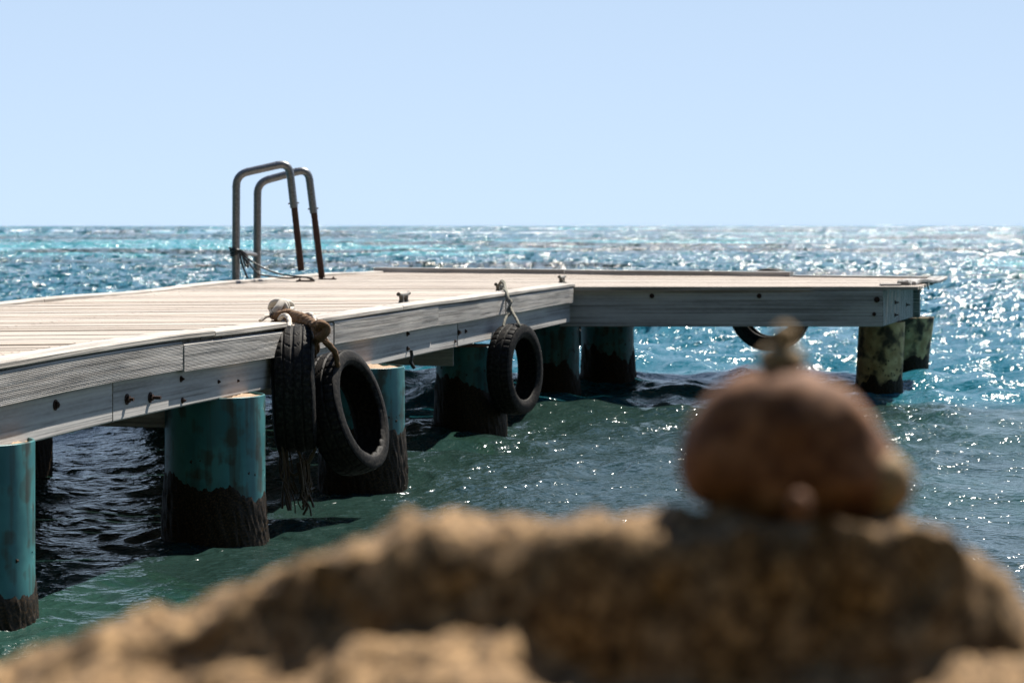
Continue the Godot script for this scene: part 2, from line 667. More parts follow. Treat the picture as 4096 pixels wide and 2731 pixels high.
			col = col.lerp(Color(0.035, 0.215, 0.245), smoothstep(0.05, 0.25, b + 0.3 * b2))
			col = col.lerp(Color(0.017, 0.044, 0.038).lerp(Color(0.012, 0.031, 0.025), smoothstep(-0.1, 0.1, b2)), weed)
			if reef > 0.36 and b2 > 0.08:
				col = col.lerp(Color(0.75, 0.77, 0.77), clampf((reef - 0.36) * 9.0, 0.0, 1.0) * clampf((b2 - 0.08) * 14.0, 0.0, 1.0))
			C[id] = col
	var X := PackedInt32Array()
	X.resize((nC - 1) * (nR - 1) * 6)
	var q := 0
	for i in nR - 1:
		for j in nC - 1:
			var a := i * nC + j
			X[q] = a; X[q + 1] = a + nC + 1; X[q + 2] = a + 1
			X[q + 3] = a; X[q + 4] = a + nC; X[q + 5] = a + nC + 1
			q += 6
	var arr := []
	arr.resize(Mesh.ARRAY_MAX)
	arr[Mesh.ARRAY_VERTEX] = V
	arr[Mesh.ARRAY_NORMAL] = N
	arr[Mesh.ARRAY_TEX_UV] = T
	arr[Mesh.ARRAY_COLOR] = C
	arr[Mesh.ARRAY_INDEX] = X
	var me := ArrayMesh.new()
	me.add_surface_from_arrays(Mesh.PRIMITIVE_TRIANGLES, arr)
	var m := StandardMaterial3D.new()
	m.resource_name = "sea_water"
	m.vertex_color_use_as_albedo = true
	m.roughness = 0.14
	m.metallic_specular = 0.36
	# fine ripples
	var s := 1024
	var n1 := noise_bytes(201, s, s, 0.016, 5)
	var n2 := noise_bytes(202, s, s, 0.030, 3)
	var hb := PackedByteArray()
	hb.resize(s * s)
	for i in s * s:
		hb[i] = int(clampf((1.0 - absf(n1[i] / 127.5 - 1.0)) * 0.5 + n2[i] / 255.0 * 0.5, 0.0, 1.0) * 255.0)
	var im := Image.create_from_data(s, s, false, Image.FORMAT_L8, hb)
	im.convert(Image.FORMAT_RGBA8)
	im.bump_map_to_normal_map(7.0)
	m.normal_enabled = true
	m.normal_texture = ImageTexture.create_from_image(im)
	m.normal_scale = 0.95
	m.uv1_scale = Vector3(0.31, 0.31, 1)
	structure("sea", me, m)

func shore() -> void:
	# sea bed and the land the camera stands on: the unseen steep dark bank behind and left is added to block sky light
	var n := FastNoiseLite.new()
	n.seed = 3
	n.frequency = 0.06
	n.fractal_octaves = 4
	var rows := []
	for i in 80:
		var z := -70.0 + i * 1.75
		var row := PackedVector3Array()
		for j in 80:
			var x := -130.0 + j * 3.0
			var inland := z + maxf(0.0, -x - 14.0) * 0.55
			var y := table(inland, [[-70.0, -3.0], [-20.0, -2.0], [-4.0, -0.9], [1.0, 0.25], [4.0, 1.0], [7.0, 4.5], [14.0, 19.0], [26.0, 36.0], [60.0, 46.0]])
			y += n.get_noise_2d(x * 1.5, z * 1.5) * (0.3 + 0.22 * clampf(inland, 0.0, 16.0))
			row.append(Vector3(x, y, z))
		rows.append(row)
	var b := Mb.new()
	b.grid(rows, [], false, Vector3.UP)
	structure("shore", b.mesh(), M.shore_and_added_bank)

# ------------------------------------------------------------------ pier
func pier() -> void:
	var pr := thing("pier", "long weathered grey wooden pier on round piles, reaching out over the water", "pier", P(-1.5, 0, 14))
	pier_node = pr
	# deck boards, cut to the outline
	var outline := PackedVector2Array([Vector2(near_x(3.0) - 0.05, 3.0), Vector2(near_x(TFRONT) - 0.05, TFRONT - 0.02), Vector2(3.30, TFRONT + 0.02), Vector2(4.07, 21.25), Vector2(-1.45, 23.55), Vector2(far_x(3.0) + 0.05, 3.0)])
	var d := 3.0
	var k := 0
	while d < 23.5:
		var w := 0.138 if d < 18.2 else 0.118
		var gap: float = 0.007 + (0.015 if rng.randf() < 0.24 else 0.0) + rng.randf() * 0.005
		var quad := PackedVector2Array([Vector2(-9, d), Vector2(6, d), Vector2(6, d + w - gap), Vector2(-9, d + w - gap)])
		for poly: PackedVector2Array in Geometry2D.intersect_polygons(quad, outline):
			var dy := rng.randf_range(-0.0022, 0.0022) + (0.004 if rng.randf() < 0.08 else 0.0)
			var tilt := rng.randf_range(-0.0008, 0.0008)
			if poly.size() < 3 or absf(area_of(poly)) < 0.01:
				continue
			var b := Mb.new()
			var uo := Vector2(rng.randf() * 5.0, rng.randf() * 5.0)
			var jut := rng.randf_range(-0.015, 0.02) if d > 18.3 else 0.0
			var cen := Vector2.ZERO
			for p in poly:
				cen += p / poly.size()
			var top := []
			var rim := []
			var low := []
			var uv := []
			for p in poly:
				var q := p
				if q.x > 3.0:
					q.x += jut
				var y := deck_y(q.x, clampf(q.y, 5.0, 23.6)) + dy + tilt * (q.y - d) / w * 2.0
				var ins := (cen - q)
				var inx := Vector2(signf(ins.x) * 0.003, signf(ins.y) * 0.003)
				top.append(P(q.x + inx.x, y, q.y + inx.y))
				rim.append(P(q.x, y - 0.003, q.y))
				low.append(P(q.x, y - 0.026, q.y))
				uv.append(uo + Vector2(q.x, q.y - d))
			var tr := Geometry2D.triangulate_polygon(poly)
			for t in range(0, tr.size(), 3):
				b.tri(top[tr[t]], top[tr[t + 1]], top[tr[t + 2]], Vector3.UP, uv[tr[t]], uv[tr[t + 1]], uv[tr[t + 2]])
				b.tri(low[tr[t]], low[tr[t + 1]], low[tr[t + 2]], Vector3.DOWN, uv[tr[t]], uv[tr[t + 1]], uv[tr[t + 2]])
			var n := poly.size()
			for t in n:
				var e := (t + 1) % n
				var o := (poly[t] + poly[e]) * 0.5 - cen
				var o3 := P(o.x * 0.2, 0, o.y * (1.0 if absf(o.y) > 0.02 else 0.0))
				if absf(poly[t].y - poly[e].y) > 0.02:
					o3 = P(o.x, 0, 0)
				b.quad(top[t], top[e], rim[e], rim[t], o3 + Vector3.UP * 0.01, uv[t], uv[e], uv[e], uv[t])
				b.quad(rim[t], rim[e], low[e], low[t], o3, uv[t], uv[e], uv[e] + Vector2(0, 0.023), uv[t] + Vector2(0, 0.023))
			hold("deck_board", b, M["deck%d" % rng.randi_range(0, 3)])
		d += w
		k += 1
	# nail heads in three lines
	var nb := Mb.new()
	for line in [0.35, 1.5, 2.75]:
		var dd := 5.0
		while dd < 18.2:
			for s in [0.03, 0.095]:
				var x: float = near_x(dd) - line + rng.randf_range(-0.02, 0.02)
				var y := deck_y(x, dd) + 0.0045
				var r := 0.006
				for a in 6:
					var p0 := P(x, y, dd + s)
					nb.tri(p0, p0 + Vector3(cos(a * TAU / 6), -0.2, sin(a * TAU / 6)) * r, p0 + Vector3(cos((a + 1) * TAU / 6), -0.2, sin((a + 1) * TAU / 6)) * r, Vector3.UP)
			dd += 0.138
	var nails: MeshInstance3D = hold("nail_heads", nb, M.rust)
	nails.set_meta("kind", "stuff")

	# boards along both edges on top of the deck
	var caps := [[3.0, 5.1], [5.11, 7.35], [7.36, 9.93], [9.94, 10.93], [11.42, 13.05], [13.06, 15.74], [15.75, 18.30]]
	for i in caps.size():
		var b := Mb.new()
		var path := PackedVector3Array()
		var a: float = caps[i][0]
		var z: float = caps[i][1]
		var lift := rng.randf_range(0.0, 0.004)
		for s in 9:
			var dd := lerpf(a, z, s / 8.0)
			path.append(P(near_x(dd), table(dd, NEAR_CAP) + lift, dd))
		sweep(b, path, OUT, Vector3.UP, rect(-0.135, 0.004, -0.028, 0.0, 0.006), Vector2(rng.randf() * 9.0, rng.randf() * 9.0))
		hold("edge_board", b, M.cap)
	var fcaps := [[9.0, 12.4], [12.41, 15.2], [15.21, 17.1], [17.11, 19.75], [19.76, 23.6]]
	for i in fcaps.size():
		var b := Mb.new()
		var path := PackedVector3Array()
		for s in 9:
			var dd := lerpf(fcaps[i][0], fcaps[i][1], s / 8.0)
			path.append(P(far_x(dd), table(dd, FAR_CAP) + 0.006 * sin(dd * 2.1), dd))
		sweep(b, path, OUT, Vector3.UP, rect(-0.004, 0.135, -0.045, 0.0, 0.006), Vector2(rng.randf() * 9.0, rng.randf() * 9.0))
		hold("edge_board", b, M.cap)
	# the seaward edge of the head
	var back := [[Vector2(-1.42, 23.6), Vector2(0.55, 22.78), 0.052], [Vector2(0.56, 22.77), Vector2(2.72, 21.87), 0.05], [Vector2(2.75, 21.83), Vector2(4.03, 21.27), 0.018]]
	for e in back:
		var b := Mb.new()
		var a: Vector2 = e[0]
		var z: Vector2 = e[1]
		var dir := (P(z.x, 0, z.y) - P(a.x, 0, a.y)).normalized()
		var side := dir.cross(Vector3.UP)
		var path := PackedVector3Array()
		for s in 5:
			var p := a.lerp(z, s / 4.0)
			path.append(P(p.x, deck_y(p.x, p.y) + e[2], p.y))
		sweep(b, path, side, Vector3.UP, rect(-0.07, 0.07, -e[2], 0.0, 0.005), Vector2(rng.randf() * 9.0, 0))
		hold("edge_board", b, M.beam, "edge board on the seaward side of the pier head")

	# ribbed boards on the near face
	var ribs := PackedVector2Array()
	ribs.append(Vector2(-0.028, -0.122))
	ribs.append(Vector2(-0.0055, -0.122))
	var nr := 19
	for i in nr:
		var y0 := -0.120 + 0.116 * i / nr
		var st := 0.116 / nr
		ribs.append(Vector2(0.0, y0 + st * 0.12))
		ribs.append(Vector2(0.0, y0 + st * 0.50))
		ribs.append(Vector2(-0.0040, y0 + st * 0.66))
		ribs.append(Vector2(-0.0040, y0 + st * 0.96))
	ribs.append(Vector2(-0.0055, -0.001))
	ribs.append(Vector2(-0.007, 0.0))
	ribs.append(Vector2(-0.028, 0.0))
	var fas := [[3.0, 5.9, 0.0, 0.0], [5.91, on_near(733), 0.0, 0.002], [on_near(735), 11.19, -0.010, 0.006], [11.2, on_near(1336), -0.004, 0.0], [on_near(1338), on_near(1754), 0.0, 0.004], [on_near(1757), on_near(2023), -0.001, 0.0], [on_near(2026), 18.24, 0.0, 0.003]]
	for i in fas.size():
		var b := Mb.new()
		var path := PackedVector3Array()
		for s in 7:
			var dd := lerpf(fas[i][0], fas[i][1], s / 6.0)
			path.append(P(near_x(dd), table(dd, NEAR_CAP) - 0.031 + fas[i][2] + 0.002 * sin(dd * 3.0 + i), dd) + OUT * (fas[i][3] - 0.004))
		sweep(b, path, OUT, Vector3.UP, ribs, Vector2(rng.randf() * 9.0, rng.randf() * 9.0))
		hold("ribbed_board", b, M["fascia%d" % (i % 3)])
	# beams
	for e in [[3.0, 8.875], [8.885, on_near(1818, -0.05)], [on_near(1821, -0.05), 18.26]]:
		var b := Mb.new()
		var path := PackedVector3Array()
		for s in 7:
			var dd := lerpf(e[0], e[1], s / 6.0)
			path.append(P(near_x(dd), table(dd, NEAR_CAP) - 0.056, dd))
		sweep(b, path, OUT, Vector3.UP, rect(-0.125, -0.034, -0.258, 0.0, 0.006), Vector2(rng.randf() * 9.0, 0.22))
		hold("beam", b, M.beam)
	for o in [-1.1, -2.1, -3.02]:
		var b := Mb.new()
		var path := PackedVector3Array()
		for s in 7:
			var dd := lerpf(3.0, 22.0, s / 6.0)
			path.append(P(near_x(dd), minf(table(dd, NEAR_CAP), table(dd, FAR_CAP)) - 0.075, dd))
		sweep(b, path, OUT, Vector3.UP, rect(o - 0.045, o + 0.045, -0.24, 0.0, 0.006), Vector2(rng.randf() * 9.0, 0))
		hold("beam", b, M.beam)
	# head: front beam, end beam, back beam and cross bearers
	var yb := 0.607
	var b1 := Mb.new()
	sweep(b1, PackedVector3Array([P(near_x(TFRONT) - 0.12, 0, TFRONT + 0.05), P(3.02, 0, TFRONT + 0.05)]), Vector3(0, 0, 1), Vector3.UP, rect(-0.07, 0.03, yb, 0.905, 0.005), Vector2(2.1, 0.4))
	hold("beam", b1, M.beam, "long front beam of the pier head")
	b1 = Mb.new()
	var ea := P(3.025, 0, TFRONT + 0.02)
	var ez := P(3.615, 0, 20.25)
	var es := Vector3.UP.cross(ea - ez).normalized()
	if es.x < 0.0:
		es = -es
	sweep(b1, PackedVector3Array([ea, ez]), es, Vector3.UP, rect(-0.08, 0.0, yb + 0.002, 0.903, 0.005), Vector2(5.3, 0.1), true, true)
	hold("end_beam", b1, M.end_board, "pale grey end beam with nail stubs at the corner of the pier head")
	b1 = Mb.new()
	sweep(b1, PackedVector3Array([ez + Vector3(0.03, 0, -0.02), ez + Vector3(0.06, 0, -0.14)]), es, Vector3.UP, rect(-0.05, 0.03, 0.60, 0.90, 0.004), Vector2(1.3, 0.3), true, true)
	hold("end_post", b1, M.end_board)
	b1 = Mb.new()
	sweep(b1, PackedVector3Array([P(-1.3, 0, 23.3), P(3.4, 0, 21.36)]), Vector3(-0.386, 0, 0.92).normalized(), Vector3.UP, rect(-0.05, 0.05, 0.66, 0.90, 0.005), Vector2(3, 1))
	hold("beam", b1, M.beam)
	for x in [1.4, 2.3]:
		b1 = Mb.new()
		sweep(b1, PackedVector3Array([P(x, 0, TFRONT + 0.14), P(x + 0.6, 0, 21.5)]), Vector3(1, 0, 0.2).normalized(), Vector3.UP, rect(-0.045, 0.045, 0.68, 0.90, 0.005), Vector2(x, 1))
		hold("beam", b1, M.beam)
	for dd in [8.0, 10.35, 12.3, 14.95, 19.3]:
		b1 = Mb.new()
		var x0: float = near_x(dd) - 0.17
		sweep(b1, PackedVector3Array([P(x0, 0, dd), P(x0 - 2.75, 0, dd + (0.7 if dd < 19 else 0.0))]), Vector3(0, 0, 1), Vector3.UP, rect(-0.06, 0.06, 0.50, 0.64, 0.005), Vector2(dd, 1))
		hold("bearer", b1, M.beam)
	# broken boards lying along the right hand end
	var e0 := Vector2(3.24, 18.62)
	var e1 := Vector2(3.95, 20.75)
	var ends := [[0.0, 0.07, 0.036, 0.05], [0.10, 0.985, 0.03, 0.075]]
	for e in ends:
		b1 = Mb.new()
		var dir := (P(e1.x, 0, e1.y) - P(e0.x, 0, e0.y)).normalized()
		var side := dir.cross(Vector3.UP)
		var path := PackedVector3Array()
		for s in 7:
			var p := e0.lerp(e1, lerpf(e[0], e[1], s / 6.0))
			path.append(P(p.x, deck_y(p.x, p.y) + e[2] + 0.014 * sin(s * 1.1), p.y))
		sweep(b1, path, side, Vector3.UP, rect(-e[3], e[3], -0.034, 0.0, 0.008), Vector2(rng.randf() * 9.0, 0))
		hold("edge_board", b1, M.end_board, "split grey board lying along the right end of the pier head")
	b1 = Mb.new()
	sweep(b1, PackedVector3Array([P(3.03, 0, 18.5), P(3.2, 0, 18.52)]), Vector3(0, 0, 1), Vector3.UP, rect(-0.04, 0.04, 0.931, 0.953, 0.004))
	hold("edge_board", b1, M.beam, "short dark offcut at the corner of the pier head")
	# nails that stick out under the board ends
	for s in [0.25, 0.3, 0.5, 0.54]:
		var p := Vector2(3.33, 18.5).lerp(Vector2(4.05, 21.2), s)
		b1 = Mb.new()
		tube(b1, PackedVector3Array([P(p.x - 0.03, 0.93, p.y), P(p.x - 0.03 + rng.randf_range(-0.03, 0.02), 0.865, p.y)]), PackedFloat32Array([0.004]), 6)
		hold("nail", b1, M.rust)

	# bolts and nail stubs
	for e in [[503, 1597, 0.020, 0.016], [596, 1590, 0.020, 0.034], [720, 1516, 0.012, 0.006], [725, 1602, 0.012, 0.008], [216, 1620, 0.018, 0.004], [870, 1527, 0.008, 0.004], [948, 1523, 0.006, 0.003], [1627, 1335, 0.014, 0.006], [1627, 1395, 0.014, 0.006], [1833, 1330, 0.017, 0.005], [1860, 1325, 0.013, 0.004], [1818, 1365, 0.011, 0.004]]:
		var dd := on_near(e[0], -0.034)
		var at := P(near_x(dd), EYE - (e[1] - 902.0) / 9000.0 * dd, dd) - OUT * 0.034
		bolt(pr, at - pr.position, OUT, e[2] * 0.75, e[3])
	for e in [[2608, 1183, 0.013, 0.012], [3038, 1183, 0.013, 0.012], [3509, 1198, 0.016, 0.02], [3498, 1256, 0.011, 0.01]]:
		var dd := TFRONT + 0.02
		bolt(pr, P((e[0] - 2048.0) / 9000.0 * dd, EYE - (e[1] - 902.0) / 9000.0 * dd, dd) - pr.position, Vector3(0, 0, 1), e[2], e[3])
	for e in [[0.37, 0.78], [0.75, 0.735], [0.36, 0.675]]:
		bolt(pr, ea.lerp(ez, e[0]) + Vector3(0, e[1], 0) - pr.position, es, 0.012, 0.02)

	# piles
	pile(pr, Vector2(-1.93, 8.0), 0.228, 0.665, Vector2.ZERO, "teal", 0.20, 0.05, 3, "teal cased pile cut by the left edge of the picture")
	pile(pr, Vector2(-1.363, 10.32), 0.229, 0.655, Vector2.ZERO, "teal", 0.27, 0.06, 4, "thick teal cased pile with a rough concrete top")
	pile(pr, Vector2(-0.816, 12.32), 0.228, 0.66, Vector2.ZERO, "teal", 0.33, 0.06, 5, "teal cased pile behind the two hanging tyres")
	pile(pr, Vector2(-0.288, 15.6), 0.239, 0.60, Vector2.ZERO, "teal", 0.34, 0.07, 6, "teal cased pile behind the single hanging tyre")
	pile(pr, Vector2(0.35, 19.3), 0.228, 0.62, Vector2.ZERO, "teal", 0.24, 0.07, 7, "")
	pile(pr, Vector2(0.858, 20.0), 0.234, 0.66, Vector2(-0.01, 0.0), "teal", 0.33, 0.09, 8, "")
	pile(pr, Vector2(3.15, 19.32), 0.197, 0.607, Vector2(0.025, 0.0), "concrete", 0.12, 0.07, 9, "stained concrete pile under the corner of the pier head")
	pile(pr, Vector2(3.84, 22.1), 0.235, 0.535, Vector2(0.07, 0.0), "concrete", 0.16, 0.06, 12, "leaning stained concrete pile just beyond the end of the pier head")
	pile(pr, Vector2(-2.96, 13.25), 0.228, 0.60, Vector2.ZERO, "teal", 0.56, 0.05, 10, "")
	pile(pr, Vector2(-2.35, 15.75), 0.228, 0.60, Vector2.ZERO, "teal", 0.56, 0.05, 11, "")
	pile(pr, Vector2(-1.72, 18.5), 0.228, 0.60, Vector2.ZERO, "teal", 0.5, 0.05, 13, "")

func hold(called: String, b: Mb, m: Material, label := "") -> MeshInstance3D:
	var o := part(called, b.mesh(), m, pier_node, label)
	o.position = -pier_node.position
	return o

func area_of(p: PackedVector2Array) -> float:
	var s := 0.0
	for i in p.size():
		s += p[i].cross(p[(i + 1) % p.size()])
	return s * 0.5

func bolt(parent: Node3D, at: Vector3, dir: Vector3, r: float, long: float) -> void:
	var b := Mb.new()
	var u := dir.cross(Vector3.UP).normalized()
	var w := u.cross(dir)
	var rings := [[0.0, r * 1.5, 14], [0.004, r * 1.5, 14], [0.004, r, 6], [0.004 + r * 0.7, r, 6], [0.004 + r * 0.7, r * 0.5, 10], [0.004 + r * 0.7 + long, r * 0.5, 10]]
	for k in [0, 2, 4]:
		var n: int = rings[k][2]
		var h0: float = rings[k][0] - 0.01
		var h1: float = rings[k + 1][0]
		var rr: float = rings[k][1]
		for i in n:
			var a0 := TAU * i / n
			var a1 := TAU * (i + 1) / n
			var p0 := (u * cos(a0) + w * sin(a0)) * rr
			var p1 := (u * cos(a1) + w * sin(a1)) * rr
			b.quad(p0 + dir * h0, p1 + dir * h0, p1 + dir * h1, p0 + dir * h1, p0 + p1)
			b.tri(dir * h1, p0 + dir * h1, p1 + dir * h1, dir)
	var o := part("bolt", b.mesh(), M.rust, parent)
	o.position = at

func on_pile(foot: Vector3, lean: Vector2, a: float, y: float, rr: float) -> Vector3:
	return foot + Vector3(lean.x * y / 0.5 + cos(a) * rr, y, lean.y * y / 0.5 + sin(a) * rr)

func pile(parent: Node3D, at: Vector2, r: float, top: float, lean: Vector2, kind: String, line: float, rough: float, sd: int, label: String) -> void:
	var n := FastNoiseLite.new()
	n.seed = sd
	n.frequency = 1.0
	n.fractal_octaves = 4
	var low := -1.75
	var foot := P(at.x, 0, at.y)
	var holder := Node3D.new()
	holder.name = "pile"
	if label:
		holder.set_meta("label", label)
	parent.add_child(holder, true)
	holder.position = -parent.position
	var sides := 56
	var thick := 0.014
	# casing, a pipe with a wall
	var rows := []
	var uvs := []
	for e in [[low, r], [-0.2, r], [0.1, r], [0.3, r], [0.5, r], [top - 0.004, r], [top, r - 0.004], [top, r - thick], [top - 0.06, r - thick]]:
		var row := PackedVector3Array()
		var uv := PackedVector2Array()
		for i in sides + 1:
			var a := TAU * (i % sides) / sides
			var rr: float = e[1] * (1.0 + (0.004 * n.get_noise_3d(cos(a) * 2.0, e[0] * 3.0, sin(a) * 2.0) if kind != "concrete" else 0.02 * n.get_noise_3d(cos(a) * 2.0, e[0] * 5.0, sin(a) * 2.0)))
			row.append(on_pile(foot, lean, a, e[0], rr))
			uv.append(Vector2(TAU * r * i / sides + sd * 0.37, -e[0] + sd * 0.21))
		rows.append(row)
		uvs.append(uv)
	var b := Mb.new()
	b.grid(rows, uvs, true, Vector3.ZERO)
	part("casing", b.mesh(), M.teal_pipe if kind == "teal" else M.stained_concrete, holder)
	# concrete inside, rough on top
	b = Mb.new()
	rows = []
	for k in 8:
		var row := PackedVector3Array()
		for i in 33:
			var a := TAU * (i % 32) / 32
			var rr := (r - thick - 0.001) * k / 7.0
			row.append(on_pile(foot, lean, a, top - 0.012 + 0.018 * (1.0 - k / 7.0) + 0.02 * n.get_noise_3d(cos(a) * rr * 16.0, 7.0, sin(a) * rr * 16.0), rr))
		rows.append(row)
	b.grid(rows, [], true, Vector3.UP)
	part("concrete_core", b.mesh(), M.rough_concrete if kind != "concrete" else M.growth, holder)
	# crust of weed and shells round the waterline
	b = Mb.new()
	rows = []
	var nv := 30
	for k in nv + 1:
		var row := PackedVector3Array()
		for i in 161:
			var a := TAU * (i % 160) / 160
			var ca := cos(a)
			var sa := sin(a)
			var edge := line + rough * (1.6 * n.get_noise_2d(ca * 1.1 + 5.0, sa * 1.1) + 0.35 * n.get_noise_2d(ca * 4.0, sa * 4.0 + 9.0))
			if kind != "concrete":
				edge += 0.045 * clampf(-ca + 0.2 * sa, -1.0, 1.0)
			var y := lerpf(-0.5, edge, k / float(nv))
			var swell := 0.004 + 0.012 * smoothstep(edge, edge - 0.25, y)
			swell += 0.010 * n.get_noise_3d(ca * 9.0, y * 26.0, sa * 9.0) * smoothstep(edge, edge - 0.12, y) + 0.006 * n.get_noise_3d(ca * 22.0, y * 70.0, sa * 22.0)
			if k == nv:
				swell = -0.003
			row.append(on_pile(foot, lean, a, y, r + maxf(swell, -0.003)))
		rows.append(row)
	b.grid(rows, [], true)
	part("marine_growth", b.mesh(), M.growth, holder)
	# single patches above it
	var r2 := RandomNumberGenerator.new()
	r2.seed = sd * 17
	b = Mb.new()
	var count := 26 if kind != "concrete" else 60
	for q in count:
		var a := r2.randf() * TAU
		var y := line + 0.03 + absf(r2.randfn(0.0, 0.06 if kind != "concrete" else 0.12))
		if y > top - 0.05:
			continue
		var s := r2.randf_range(0.004, 0.011) if kind != "concrete" else r2.randf_range(0.004, 0.012)
		var c: Vector3 = on_pile(foot, lean, a, y, r + 0.001)
		var nrm := Vector3(cos(a), 0, sin(a))
		var u := Vector3(-sin(a), 0, cos(a))
		for t in 7:
			var a0 := TAU * t / 7
			var a1 := TAU * (t + 1) / 7
			b.tri(c + nrm * s * 0.35, c + (u * cos(a0) + Vector3.UP * sin(a0)) * s * (0.8 + 0.3 * sin(t * 2.3 + q)), c + (u * cos(a1) + Vector3.UP * sin(a1)) * s * (0.8 + 0.3 * sin((t + 1) % 7 * 2.3 + q)), nrm)
	if b.v.size():
		part("shells", b.mesh(), M.growth, holder).set_meta("kind", "stuff")

# ------------------------------------------------------------------ ladder
func ladder() -> void:
	var at := P(-2.3, 0.93, 19.8)
	var t := thing("boarding_ladder", "grey steel boarding ladder with two hooped rails and rusty inner legs", "ladder", at)
	var sets := [
		{"d": 19.5, "post": -2.392, "A": 1.874, "bx": -1.945, "bd": 19.6, "B": 1.979, "foot": Vector3(-1.838, 1.038, 19.6), "rust": 1.585, "plate": Vector2(-1.803, 19.62)},
		{"d": 20.05, "post": -2.270, "A": 1.815, "bx": -1.828, "bd": 20.15, "B": 1.94, "foot": Vector3(-1.704, 0.962, 20.15), "rust": 1.542, "plate": Vector2(-1.652, 20.15)}]
	for s in sets:
		var a := P(s.post, s.A, s.d)
		var bb := P(s.bx, s.B, s.bd)
		var foot := P(s.foot.x, s.foot.y, s.foot.z)
		var f: float = (s.rust - foot.y) / (bb.y - foot.y)
		var sleeve := foot.lerp(bb, f)
		var b := Mb.new()
		var path := bent_path([P(s.post - 0.012, -0.9, s.d), a, bb, sleeve], 0.105)
		tube(b, path, PackedFloat32Array([0.0345]), 20)
		var rail := part("rail", b.mesh(), M.steel, t)
		rail.position = -at
		# weld rings at the elbows
		for k in [1, 9, 10, 18]:
			var dir := (path[k + 1] - path[k]).normalized() if k in [9, 18] else (path[k] - path[k - 1]).normalized()
			b = Mb.new()
			tube(b, PackedVector3Array([path[k] - dir * 0.004, path[k] + dir * 0.004]), PackedFloat32Array([0.0362]), 20)
			part("weld_ring", b.mesh(), M.steel, rail)
		for sg in [-1.0, 1.0]:
			b = Mb.new()
			var c := sleeve.lerp(bb, 0.10)
			tube(b, PackedVector3Array([c, c + Vector3(sg * 0.047, 0.004 * sg, 0)]), PackedFloat32Array([0.007]), 8)
			part("set_screw", b.mesh(), M.steel, rail)
		b = Mb.new()
		var n := FastNoiseLite.new()
		n.seed = 4
		n.frequency = 9.0
		var rp := PackedVector3Array()
		var rr := PackedFloat32Array()
		for k in 25:
			rp.append(sleeve.lerp(foot, k / 24.0) + Vector3(0, 0.02 * (1.0 - k / 24.0), 0))
			rr.append(0.029 + 0.003 * n.get_noise_2d(k * 3.0, s.d))
		tube(b, rp, rr, 16)
		var leg := part("inner_leg", b.mesh(), M.rust, t, "rusted inner leg")
		leg.position = -at
		# base plate with two nuts
		b = Mb.new()
		var y := deck_y(s.plate.x, s.plate.y)
		sweep(b, PackedVector3Array([P(s.plate.x - 0.078, y + 0.006, s.plate.y), P(s.plate.x + 0.078, y + 0.006, s.plate.y)]), Vector3(0, 0, 1), Vector3.UP, rect(-0.06, 0.06, -0.004, 0.006, 0.002))
		var pl := part("base_plate", b.mesh(), M.rust, t)
		pl.position = -at
		for q in [-0.05, 0.05]:
			bolt(pl, P(s.plate.x + q, y + 0.012, s.plate.y), Vector3(0.001, 1, 0).normalized(), 0.010, 0.006)
	for y in [1.19, 0.62, 0.32, 0.02]:
		var b := Mb.new()
		tube(b, PackedVector3Array([P(-2.392, y + 0.012, 19.5), P(-2.27, y - 0.022, 20.05)]), PackedFloat32Array([0.017]), 12)
		part("rung", b.mesh(), M.steel, t).position = -at
	# black cord
	var c := thing("black_cord", "black cord lashed round the ladder rail, trailing across the deck", "cord", P(-2.39, 1.2, 19.5))
	var o := -c.position
	var b2 := Mb.new()
	for k in 4:
		var pts := []
		for q in 13:
			var a := TAU * q / 12
			pts.append(P(-2.392 + cos(a) * (0.043 + 0.004 * k), 1.185 + 0.011 * k + 0.018 * cos(a + k), 19.5 + sin(a) * 0.046))
		tube(b2, smooth_path(pts, 0.01), PackedFloat32Array([0.010]), 8, 2, 0.03)
	part("lashing", b2.mesh(), M.black_cord, c).position = o
	b2 = Mb.new()
	var lines := [
		[[960, 1004], [1000, 1040], [1060, 1075], [1130, 1098], [1200, 1106], [1240, 1110], [1256, 1122]],
		[[955, 1010], [990, 1045], [1030, 1092], [1080, 1104], [1150, 1112], [1215, 1108], [1250, 1118]],
		[[958, 1012], [966, 1050], [978, 1085], [990, 1112]],
		[[962, 1000], [985, 1020], [995, 1052], [982, 1040], [970, 1015]],
		[[958, 998], [978, 1030], [992, 1066], [978, 1052], [966, 1010]]]
	for l in lines:
		var pts := []
		for i in l.size():
			var dd: float = 19.42 + 0.12 * i / l.size()
			if l == lines[2]:
				dd = 19.46
			pts.append(P((l[i][0] - 2048.0) / 9000.0 * dd, maxf(EYE - (l[i][1] - 902.0) / 9000.0 * dd, deck_y(-2.1, 19.6) + 0.008), dd))
		tube(b2, smooth_path(pts, 0.012), PackedFloat32Array([0.0085 if l.size() < 6 else 0.0075]), 8, 2, 0.03)
	ball(b2, P((1034.0 - 2048.0) / 9000.0 * 19.48, EYE - 192.0 / 9000.0 * 19.48, 19.48), Vector3(0.02, 0.022, 0.02), null, 0.0, 12, 8)
	part("loose_ends", b2.mesh(), M.black_cord, c).position = o

